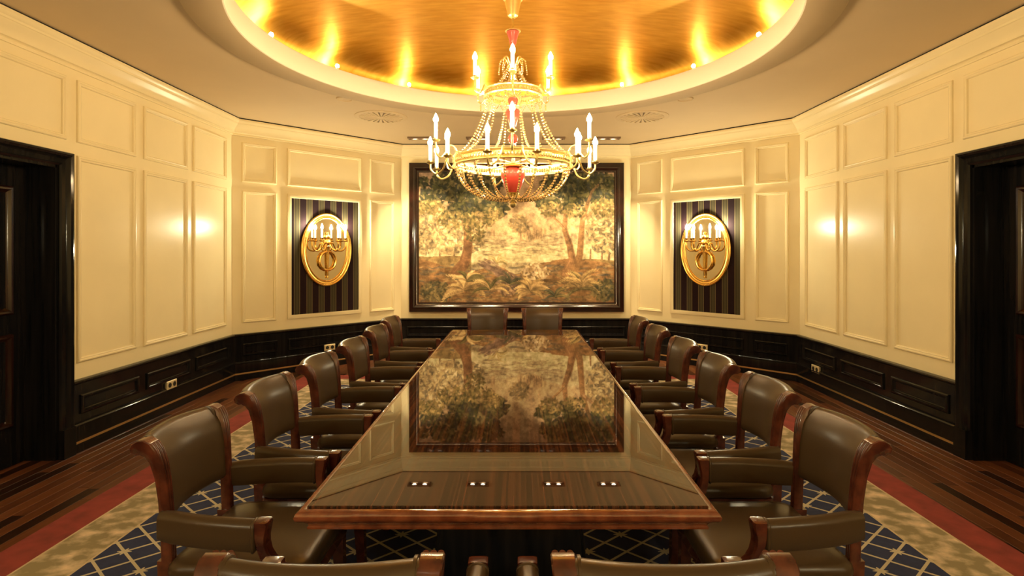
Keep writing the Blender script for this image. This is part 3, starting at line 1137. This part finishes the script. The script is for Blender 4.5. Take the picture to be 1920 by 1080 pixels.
TAPX0, TAPX1, TAPZ0, TAPZ1 = -1.655, 1.670, 0.675, 2.985
FB = 0.150
YT = YB - 0.075
tap = tag(empty('tapestry', (0.0, YB, 0.0)), 'large framed woven landscape tapestry with trees on the back wall', 'tapestry')
GW, GH = 460, 304
pic = paint_tapestry(GW, GH)
ix0, ix1, iz0, iz1 = TAPX0 + FB, TAPX1 - FB, TAPZ0 + FB, TAPZ1 - FB
gx = np.linspace(ix0 - 0.005, ix1 + 0.005, GW)
gz = np.linspace(iz1 + 0.005, iz0 - 0.005, GH)
XX, ZZ = np.meshgrid(gx, gz)
co = np.stack([XX, np.full_like(XX, -0.035), ZZ], -1).reshape(-1, 3)
idx = np.arange(GW * GH).reshape(GH, GW)
quads = np.stack([idx[:-1, :-1], idx[1:, :-1], idx[1:, 1:], idx[:-1, 1:]], -1).reshape(-1, 4)
me = bpy.data.meshes.new('woven_picture')
me.from_pydata(co.tolist(), [], quads.tolist())
att = me.color_attributes.new('weave', 'FLOAT_COLOR', 'POINT')
rgba = np.concatenate([pic.reshape(-1, 3), np.ones((GW * GH, 1))], 1).astype(np.float32)
att.data.foreach_set('color', rgba.ravel())
m = bpy.data.materials.new('woven_wool')
m.use_nodes = True
nt = m.node_tree
b = nt.nodes['Principled BSDF']
b.inputs['Roughness'].default_value = 0.9
b.inputs['Specular IOR Level'].default_value = 0.15
an = nt.nodes.new('ShaderNodeAttribute')
an.attribute_name = 'weave'
nt.links.new(an.outputs['Color'], b.inputs['Base Color'])
me.materials.append(m)
link('woven_picture', me, tap)
MB().box(TAPX0 + 0.03, TAPX1 - 0.03, -0.030, -0.001, TAPZ0 + 0.03, TAPZ1 - 0.03).build('backing_board', M['gap'], tap, smooth=0)
FP = [(0.0, 0.002), (0.0, 0.055), (0.006, 0.066), (0.020, 0.070), (0.055, 0.070), (0.064, 0.074), (0.074, 0.078), (0.086, 0.076), (0.100, 0.062), (0.118, 0.050), (0.132, 0.047), (0.140, 0.050), (0.146, 0.048), (0.150, 0.040), (0.150, 0.032)]
MB().rect_frame(TAPX0, TAPX1, TAPZ0, TAPZ1, [(i, -d) for i, d in FP]).build('picture_frame', M['frame'], tap, smooth=30)

# ------------------------------------------------------------------ striped niches, mirrors, sconces
for nm, side in (('back_left', 'left'), ('back_right', 'right'), ('front_left', 'left front'), ('front_right', 'right front')):
    p, a, L_ = wall_local(nm)
    x0, x1 = ANG_COLS[1]
    cx = (x0 + x1) / 2
    base = Vector((p.x, p.y, 0))
    rot = Matrix.Rotation(a, 4, 'Z')

    def at(x, y, z):
        return base + rot @ Vector((x, y, z))
    fab = MB().box(-(x1 - x0) / 2 + 0.051, (x1 - x0) / 2 - 0.051, 0.0005, 0.012, ROW_LO[0] + 0.051, ROW_LO[1] - 0.051).build('striped_panel', M['stripe'], None, 0, at(cx, 0, 0), a)
    tag(fab, f'maroon and olive striped fabric panel behind the {side} oval mirror', 'fabric panel', 'striped fabric panels')
    # mirror
    mz = 1.635
    RXm, RZm = 0.372, 0.510
    mir = tag(empty('oval_mirror', at(cx, 0.012, mz), a), f'gilt-framed oval mirror on the {side} striped panel', 'mirror', 'oval gilt mirrors')
    NE = 72
    prof = [(0.0, 0.001), (0.0, 0.022), (-0.006, 0.032), (-0.016, 0.037), (-0.026, 0.033), (-0.032, 0.024), (-0.042, 0.026), (-0.050, 0.022), (-0.062, 0.020), (-0.070, 0.024), (-0.078, 0.020), (-0.084, 0.012), (-0.084, 0.001)]
    MB().loft([[((RXm + o) * math.cos(2 * PI * k / NE), d, (RZm + o) * math.sin(2 * PI * k / NE)) for k in range(NE)] for o, d in prof], False, True).build('mirror_frame', M['gold'], mir, smooth=40)
    MB().loft([[((RXm - 0.080) * math.cos(2 * PI * k / NE), d, (RZm - 0.080) * math.sin(2 * PI * k / NE)) for k in range(NE)] for d in (0.001, 0.010)]).build('mirror_glass', M['mirror'], mir, smooth=30)
    # sconce
    sc_ = tag(empty('candle_sconce', at(cx, 0.024, mz), a), f'gilt four-candle wall sconce on the {side} oval mirror', 'sconce', 'gilt wall sconces')
    Y0 = 0.026
    mb = MB()
    mb.lathe([(0.0, -0.40), (0.010, -0.395), (0.013, -0.383), (0.008, -0.370), (0.011, -0.355), (0.017, -0.20), (0.024, -0.02), (0.030, 0.03), (0.034, 0.05), (0.026, 0.06), (0.030, 0.075)], 12, (0, Y0, 0))
    mb.build('stem', M['gold'], sc_)
    mb = MB()
    mb.lathe([(0.0, 0.070), (0.030, 0.075), (0.046, 0.095), (0.046, 0.115), (0.030, 0.135), (0.016, 0.145), (0.022, 0.155), (0.034, 0.175), (0.030, 0.195), (0.014, 0.215), (0.018, 0.228), (0.010, 0.245), (0.0, 0.255)], 14, (0, Y0, 0))
    mb.build('urn_finial', M['gold'], sc_)
    MB().box(-0.02, 0.02, 0.0, Y0, 0.06, 0.12).build('wall_mount', M['gold'], sc_, smooth=0)
    # wreath
    wr = []
    for k in range(28):
        th = 2 * PI * k / 28
        wr.append((0.118 * math.cos(th), Y0 + 0.008, -0.155 + 0.130 * math.sin(th)))
    MB().tube(wr, [0.014 if k % 2 else 0.019 for k in range(28)], 8, False, True).build('wreath', M['gold'], sc_)
    for k, (cxo, cyo) in enumerate(((-0.245, 0.045), (-0.118, 0.075), (0.118, 0.075), (0.245, 0.045))):
        cyo += Y0
        sg = 1 if cxo > 0 else -1
        inner = abs(cxo) < 0.2
        zc = 0.130
        if inner:
            path = [(sg * 0.02, Y0 + 0.01, 0.09), (sg * 0.05, Y0 + 0.03, 0.02), (sg * 0.085, Y0 + 0.055, -0.01), (cxo, cyo - 0.02, 0.02), (cxo, cyo, 0.07), (cxo, cyo, zc)]
        else:
            path = [(sg * 0.02, Y0 + 0.01, 0.10), (sg * 0.07, Y0 + 0.02, 0.085), (sg * 0.10, Y0 + 0.02, 0.03), (sg * 0.15, Y0 + 0.03, -0.015), (sg * 0.21, Y0 + 0.04, -0.005), (cxo, cyo, 0.05), (cxo, cyo, zc)]
        # smooth path
        pp = []
        P_ = [Vector(q) for q in path]
        P_ = [P_[0]] + P_ + [P_[-1]]
        for i in range(1, len(P_) - 2):
            for j in range(5):
                t = j / 5
                p0, p1, p2, p3 = P_[i - 1:i + 3]
                pp.append(0.5 * ((2 * p1) + (p2 - p0) * t + (2 * p0 - 5 * p1 + 4 * p2 - p3) * t * t + (3 * p1 - p0 - 3 * p2 + p3) * t ** 3))
        pp.append(P_[-1])
        arm = MB().tube(pp, 0.011, 8).build('arm', M['gold'], sc_)
        MB().lathe([(0.0, 0.0), (0.012, 0.0), (0.036, 0.010), (0.040, 0.016), (0.020, 0.018), (0.018, 0.030), (0.024, 0.045), (0.026, 0.055), (0.0, 0.055)], 14, (cxo, cyo, zc - 0.02)).build('candle_cup', M['gold'], arm)
        cd = MB().lathe([(0.0, 0.0), (0.013, 0.0), (0.013, 0.115), (0.0, 0.115)], 12, (cxo, cyo, zc + 0.035)).build('candle', M['wax'], sc_)
        MB().lathe([(0.0, 0.0), (0.010, 0.004), (0.017, 0.022), (0.016, 0.038), (0.009, 0.060), (0.003, 0.075), (0.0, 0.08)], 10, (cxo, cyo, zc + 0.150)).build('bulb', M['bulb_sconce'], cd)

# ------------------------------------------------------------------ chandelier
CX, CY = -0.015, 4.45
ch = tag(empty('chandelier', (CX, CY, 0.0)), 'two-tier gilt chandelier with candle bulbs, crystal chains and ruby glass', 'chandelier')


def cat(points, k=6):
    P_ = [Vector(q) for q in points]
    P_ = [P_[0] * 2 - P_[1]] + P_ + [P_[-1] * 2 - P_[-2]]
    out = []
    for i in range(1, len(P_) - 2):
        for j in range(k):
            t = j / k
            p0, p1, p2, p3 = P_[i - 1:i + 3]
            out.append(0.5 * ((2 * p1) + (p2 - p0) * t + (2 * p0 - 5 * p1 + 4 * p2 - p3) * t * t + (3 * p1 - p0 - 3 * p2 + p3) * t ** 3))
    out.append(P_[-2])
    return out


ICO = bmesh.new()
bmesh.ops.create_icosphere(ICO, subdivisions=1, radius=1.0)
ICO_V = [tuple(v.co) for v in ICO.verts]
ICO_F = [tuple(v.index for v in f.verts) for f in ICO.faces]
ICO.free()


def beads(points, spacing, r0, r1=None):
    mb = MB()
    pts = cat(points, 10)
    acc, last = 0.0, pts[0]
    tot = sum((b - a).length for a, b in zip(pts, pts[1:]))
    n = max(2, int(tot / spacing))
    step = tot / n
    done = 0
    seg = [0]
    for a, b in zip(pts, pts[1:]):
        seg.append(seg[-1] + (b - a).length)
    for i in range(n + 1):
        d = min(i * step, tot - 1e-6)
        k = max(j for j in range(len(seg) - 1) if seg[j] <= d)
        q = pts[k].lerp(pts[k + 1], (d - seg[k]) / max(1e-9, seg[k + 1] - seg[k]))
        t = i / n
        r = r0 + ((r1 if r1 else r0) - r0) * t
        mb.add([(q.x + v[0] * r, q.y + v[1] * r, q.z + v[2] * r) for v in ICO_V], ICO_F)
    return mb


def pol(r, a, z):
    return (r * math.sin(a), -r * math.cos(a), z)       # angle 0 faces the camera


def strand(pts_rz, a, spacing, r0, r1=None, name='bead_chain'):
    o = beads([pol(r, a, z) for r, z in pts_rz], spacing, r0, r1).build(name, M['crystal'], ch, smooth=0)
    return o


# canopy, rod, turned stem
MB().lathe([(0.0, 3.801), (0.060, 3.798), (0.066, 3.72), (0.050, 3.66), (0.075, 3.640), (0.082, 3.625), (0.080, 3.615), (0.066, 3.605), (0.060, 3.575), (0.046, 3.51), (0.040, 3.485), (0.022, 3.470), (0.0, 3.468)], 24).build('canopy', M['palegold'], ch)
MB().lathe([(0.0, 3.48), (0.008, 3.48), (0.008, 3.40), (0.012, 3.385), (0.030, 3.375), (0.062, 3.366), (0.062, 3.360), (0.02, 3.356), (0.010, 3.35), (0.010, 2.0), (0.0, 2.0)], 16).build('stem', M['palegold'], ch)
MB().lathe([(0.012, 3.356), (0.052, 3.355), (0.046, 3.335), (0.034, 3.30), (0.026, 3.262), (0.018, 3.245), (0.012, 3.244)], 18).build('glass_cup', M['redglass'], ch)
MB().lathe([(0.012, 2.83), (0.036, 2.83), (0.042, 2.815), (0.036, 2.79), (0.030, 2.775), (0.012, 2.774)], 16).build('glass_cup', M['redglass'], ch)
MB().lathe([(0.012, 2.735), (0.052, 2.735), (0.058, 2.715), (0.040, 2.65), (0.026, 2.60), (0.012, 2.598)], 18).build('glass_cup', M['redglass'], ch)
MB().lathe([(0.011, 2.545), (0.030, 2.535), (0.042, 2.512), (0.042, 2.498), (0.030, 2.475), (0.011, 2.465)], 16).build('glass_ball', M['redglass'], ch)
MB().lathe([(0.012, 2.272), (0.060, 2.270), (0.088, 2.252), (0.098, 2.226), (0.094, 2.19), (0.076, 2.14), (0.058, 2.095), (0.052, 2.075), (0.012, 2.074)], 24).build('glass_vase', M['redglass'], ch)
MB().lathe([(0.0, 1.955), (0.012, 1.957), (0.024, 1.970), (0.026, 1.985), (0.018, 1.998), (0.012, 2.005), (0.020, 2.015), (0.014, 2.03), (0.012, 2.06), (0.045, 2.072), (0.05, 2.080), (0.0, 2.082)], 18).build('finial', M['palegold'], ch)
MB().lathe([(0.011, 2.30), (0.075, 2.292), (0.085, 2.280), (0.05, 2.272), (0.011, 2.271)], 20).build('vase_lid', M['palegold'], ch)
for zz, rr in ((3.20, 0.022), (3.05, 0.030), (2.96, 0.024), (2.90, 0.018), (2.58, 0.022), (2.44, 0.026), (2.38, 0.016)):
    MB().lathe([(0.010, zz - rr), (rr * 0.8, zz - rr * 0.5), (rr, zz), (rr * 0.8, zz + rr * 0.5), (0.010, zz + rr)], 14).build('turned_knop', M['palegold'], ch)


def ring_band(R, z0, z1, nstud, rm, nm):
    root = MB()
    n = 96
    pr = [(R - 0.006, z0), (R + 0.010, z0), (R + 0.014, z0 + 0.006), (R + 0.010, z0 + 0.012), (R, z0 + 0.016), (R, z1 - 0.016), (R + 0.012, z1 - 0.012), (R + 0.016, z1 - 0.005), (R + 0.010, z1), (R - 0.006, z1)]
    root.loft([[(r * math.sin(2 * PI * k / n), -r * math.cos(2 * PI * k / n), z) for k in range(n)] for r, z in pr], False, True)
    o = root.build(nm, M['palegold'], ch, smooth=40)
    st = MB()
    for k in range(nstud):
        a = 2 * PI * k / nstud
        for rr_, rad in ((R + 0.003, rm), (R - 0.006, rm)):
            c = pol(rr_, a, (z0 + z1) / 2)
            st.add([(c[0] + v[0] * rad * 0.6, c[1] + v[1] * rad * 0.6, c[2] + v[2] * rad) for v in ICO_V], ICO_F)
    s = st.build('ornament_relief', M['crystal'], o, smooth=0)
    s['kind'] = 'stuff'
    return o


ring_band(0.468, 2.272, 2.350, 120, 0.018, 'lower_ring')
ring_band(0.222, 2.830, 2.888, 60, 0.013, 'upper_ring')
# spokes carrying the rings
for k in range(6):
    a = 2 * PI * (k + 0.5) / 6
    MB().tube([pol(0.01, a, 2.31), pol(0.465, a, 2.31)], 0.006, 6).build('spoke', M['palegold'], ch)
    MB().tube([pol(0.01, a, 2.85), pol(0.22, a, 2.85)], 0.005, 6).build('spoke', M['palegold'], ch)


def candle(r, a, zc, hgt, bulb_mat, arm_pts):
    arm = MB().tube(cat([pol(q, a2, z) for q, a2, z in arm_pts], 6), 0.0075, 8).build('arm', M['palegold'], ch)
    c = pol(r, a, zc)
    MB().lathe([(0.0, 0.0), (0.010, 0.0), (0.030, 0.010), (0.034, 0.016), (0.018, 0.017), (0.016, 0.030), (0.0, 0.030)], 12, c).build('drip_pan', M['palegold'], arm)
    cd = MB().lathe([(0.0, 0.0), (0.014, 0.0), (0.014, hgt), (0.0, hgt)], 10, (c[0], c[1], c[2] + 0.028)).build('candle', M['wax'], ch)
    MB().lathe([(0.0, 0.0), (0.010, 0.003), (0.019, 0.018), (0.019, 0.032), (0.011, 0.052), (0.004, 0.066), (0.0, 0.072)], 8, (c[0], c[1], c[2] + 0.026 + hgt)).build('bulb', bulb_mat, cd)


for g in range(6):
    a = 2 * PI * g / 6
    candle(0.655, a, 2.415, 0.115, M['bulb'], [(0.475, a, 2.33), (0.50, a, 2.385), (0.545, a, 2.40), (0.575, a, 2.345), (0.615, a, 2.305), (0.65, a, 2.335), (0.655, a, 2.415)])
    for s in (-1, 1):
        b_ = a + s * math.radians(15)
        m_ = a + s * math.radians(8)
        candle(0.655, b_, 2.275, 0.115, M['bulb'], [(0.475, m_, 2.30), (0.515, m_, 2.345), (0.545, m_, 2.30), (0.565, (m_ + b_) / 2, 2.235), (0.61, b_, 2.205), (0.65, b_, 2.235), (0.655, b_, 2.275)])
for g in range(6):
    a = 2 * PI * g / 6
    candle(0.335, a, 2.925, 0.120, M['bulb_up'], [(0.228, a, 2.87), (0.25, a, 2.90), (0.27, a, 2.86), (0.295, a, 2.825), (0.33, a, 2.85), (0.335, a, 2.925)])
# bowl of chains, cage of chains, top fountain
for k in range(24):
    a = 2 * PI * (k + 0.5) / 24
    strand([(0.462, 2.275), (0.43, 2.19), (0.36, 2.10), (0.25, 2.038), (0.14, 2.018), (0.05, 2.035)], a, 0.0245, 0.0112, 0.0095)
for k in range(12):
    a = 2 * PI * (k + 0.5) / 12
    strand([(0.215, 2.832), (0.235, 2.70), (0.29, 2.56), (0.37, 2.43), (0.46, 2.352)], a, 0.0235, 0.0085, 0.0112)
for k in range(12):
    a = 2 * PI * (k + 0.5) / 12
    strand([(0.035, 3.10), (0.07, 3.02), (0.13, 2.93), (0.215, 2.888)], a, 0.021, 0.0075, 0.0095)
for k in range(8):
    a = 2 * PI * k / 8
    MB().tube(cat([pol(0.02, a, 3.02), pol(0.035, a, 3.10), pol(0.065, a, 3.145), pol(0.10, a, 3.125)], 5), 0.005, 6).build('fountain_arm', M['palegold'], ch)
    strand([(0.10, 3.12), (0.108, 3.07), (0.112, 3.02)], a, 0.016, 0.006, 0.0075, 'crystal_drop')
for k in range(12):
    a = 2 * PI * k / 12
    a2 = 2 * PI * (k + 1) / 12
    am = (a + a2) / 2
    o = beads([pol(0.225, a, 2.83), pol(0.232, am, 2.765), pol(0.225, a2, 2.83)], 0.016, 0.0065).build('bead_swag', M['crystal'], ch, smooth=0)
for g in range(6):
    a = 2 * PI * g / 6
    MB().lathe([(0.0, -0.055), (0.006, -0.045), (0.008, -0.02), (0.004, 0.0), (0.0, 0.0)], 8, pol(0.31, a, 2.815)).build('crystal_drop', M['crystal'], ch)
for k in range(8):
    a = 2 * PI * k / 8
    MB().tube(cat([pol(0.012, a, 2.05), pol(0.03, a, 2.065), pol(0.05, a, 2.05), pol(0.062, a, 2.032)], 4), 0.005, 6).build('scroll_bracket', M['palegold'], ch)

# ------------------------------------------------------------------ small fittings
# dome ledge lamps
for deg in (10.5, 34, 57.5, 81, 104.5, 128, 151.5):
    for s in (-1, 1):
        a = math.radians(deg) * s
        x, y = DX + 2.115 * math.sin(a), DY + 2.115 * math.cos(a)
        r = empty('ledge_lamp', (x, y, Z_RIM))
        side = 'left' if s < 0 else 'right'
        tag(r, f'small bulb on the {side} dome ledge, {["first", "second", "third", "fourth", "fifth", "sixth", "seventh"][[10.5, 34, 57.5, 81, 104.5, 128, 151.5].index(deg)]} from the back wall', 'lamp', 'bulbs on the dome ledge')
        MB().lathe([(0.0, 0.0005), (0.022, 0.0005), (0.022, 0.012), (0.012, 0.016), (0.012, 0.026), (0.0, 0.026)], 12).build('lamp_base', M['brass'], r)
        MB().lathe([(0.0, 0.024), (0.012, 0.026), (0.019, 0.040), (0.019, 0.050), (0.012, 0.062), (0.0, 0.066)], 12).build('bulb', M['bulb_ledge'], r)

# twin recessed wall washers
WASHERS = [(x, 8.09, 0.0, f'twin recessed ceiling spotlight above the tapestry, {t_}', 'twin spotlights above the tapestry') for x, t_ in
           ((-1.40, 'leftmost'), (-0.555, 'left of centre'), (0.545, 'right of centre'), (1.345, 'rightmost'))]
WASHERS += [(x, 2 * MID - 8.09, PI, f'twin recessed ceiling spotlight behind the camera, {t_}', 'twin spotlights above the front wall') for x, t_ in
            ((-1.40, 'leftmost'), (-0.555, 'left of centre'), (0.545, 'right of centre'), (1.345, 'rightmost'))]
for x, y_, rz_, lab, grp in WASHERS:
    r = tag(empty('recessed_spotlight', (x, y_, CEIL), rz_), lab, 'spotlight', grp)
    MB().loft([[(sx * (0.165 - q), sy * (0.058 - q), z) for sx, sy in ((-1, -1), (1, -1), (1, 1), (-1, 1))] for q, z in ((0, -0.0005), (0, -0.024), (0.003, -0.026), (0.013, -0.026), (0.016, -0.024), (0.016, -0.0005))], False, True).build('bezel', M['bronze'], r, smooth=0)
    MB().box(-0.15, 0.15, -0.044, 0.044, -0.004, -0.0008).build('housing', M['black'], r, smooth=0)
    for s in (-1, 1):
        MB().lathe([(0.0, -0.008), (0.024, -0.008), (0.030, -0.004), (0.0, -0.004)], 16, (s * 0.075, 0.006, 0)).build('spot_lens', M['spot'], r)
        lamp('wall_washer', 'SPOT', WASH_W, (s * 0.075, 0, -0.03), r, color=(1.0, 0.76, 0.42), radius=0.03, rot=(math.radians(11), 0, 0), spot_size=math.radians(62), spot_blend=0.35)
for x, s in ((-0.645, 'left'), (0.565, 'right')):
    r = tag(empty('downlight', (x, 6.64, CEIL)), f'round lit downlight beside the dome, {s} of the chandelier', 'downlight', 'lit downlights behind the chandelier')
    MB().lathe([(0.0, -0.004), (0.028, -0.004), (0.030, -0.010), (0.042, -0.008), (0.046, -0.0005), (0.0, -0.0005)], 20).build('trim_ring', M['rim'], r)
    MB().lathe([(0.0, -0.018), (0.016, -0.017), (0.024, -0.010), (0.026, -0.005), (0.0, -0.005)], 16).build('spot_lens', M['spot'], r)
    lamp('downlight_beam', 'SPOT', DOWN_W, (0, 0, -0.03), r, radius=0.03, rot=(0, 0, 0), spot_size=math.radians(80), spot_blend=0.6)

# round ceiling diffusers and small covers
for x, s in ((-1.655, 'left'), (1.555, 'right')):
    r = tag(empty('air_diffuser', (x, 6.86, CEIL)), f'round ceiling air diffuser with radial slots, {s} of the chandelier', 'air diffuser', 'round ceiling diffusers')
    MB().lathe([(0.262, -0.0005), (0.262, -0.012), (0.285, -0.016), (0.318, -0.006), (0.318, -0.0005)], 48).build('outer_ring', M['ceiling'], r)
    MB().lathe([(0.0, -0.004), (0.262, -0.004), (0.262, -0.0005), (0.0, -0.0005)], 48).build('back_plate', M['bronze'], r)
    mb0 = MB()
    q0, q1 = 0.045, 0.262
    mb0.add([(q0, -0.005, -0.005), (q1, -0.021, -0.005), (q1, 0.021, -0.005), (q0, 0.004, -0.005), (q0, -0.005, -0.013), (q1, -0.021, -0.013), (q1, 0.021, -0.013), (q0, 0.004, -0.013)],
            [(0, 1, 2, 3), (7, 6, 5, 4), (0, 4, 5, 1), (1, 5, 6, 2), (2, 6, 7, 3), (3, 7, 4, 0)])
    first = mb0.build('vane', M['ceiling'], r, smooth=0)
    for k in range(1, 24):
        link('vane', first.data, r, (0, 0, 0), 2 * PI * k / 24)
    MB().lathe([(0.0, -0.014), (0.05, -0.014), (0.055, -0.005), (0.0, -0.005)], 20).build('hub', M['ceiling'], r)
for x, s in ((-1.79, 'left'), (1.775, 'right')):
    o = MB().lathe([(0.0, -0.003), (0.070, -0.003), (0.076, -0.012), (0.086, -0.010), (0.090, -0.0005), (0.0, -0.0005)], 28).build('ceiling_speaker', M['ceiling'], None, 35, (x * 1.035, 6.05, CEIL))
    tag(o, f'small round ceiling speaker near the dome edge, {s} side', 'speaker', 'small round ceiling speakers')


# sockets on the wainscot
def socket(nm, s, z, lab):
    p, a, L_ = wall_local(nm)
    d = Vector((math.cos(a), math.sin(a), 0))
    nrm = Vector((-d.y, d.x, 0))
    pos = Vector((p.x, p.y, 0)) + d * s + nrm * 0.0302
    r = tag(empty('power_socket', (pos.x, pos.y, z), a), lab, 'socket', 'brass double sockets in the wainscot')
    mb = MB()
    mb.loft([[(sx * (0.080 - q), dd, sz * (0.042 - q)) for sx, sz in ((-1, -1), (1, -1), (1, 1), (-1, 1))] for q, dd in ((0, 0.018), (0, 0.024), (0.004, 0.028))])
    mb.box(-0.07, 0.07, 0.0005, 0.018, -0.034, 0.034)
    mb.build('plate', M['socket'], r, smooth=0)
    for s_ in (-1, 1):
        h = MB().lathe([(0.0, 0.0), (0.024, 0.0), (0.024, 0.003), (0.0, 0.003)], 18)
        h.v = [(s_ * 0.037 + v[0], 0.0275 + v[2], v[1]) for v in h.v]
        h.build('outlet', M['black'], r)


socket('left', YC - 5.645, 0.263, 'brass double socket in the black wainscot of the left wall')
socket('right', 6.47 - YCN, 0.246, 'brass double socket in the black wainscot of the right wall')
socket('back_left', 2.46 - 1.26, 0.272, 'brass double socket below the left sconce panel')
socket('back_right', 1.26, 0.272, 'brass double socket below the right sconce panel')
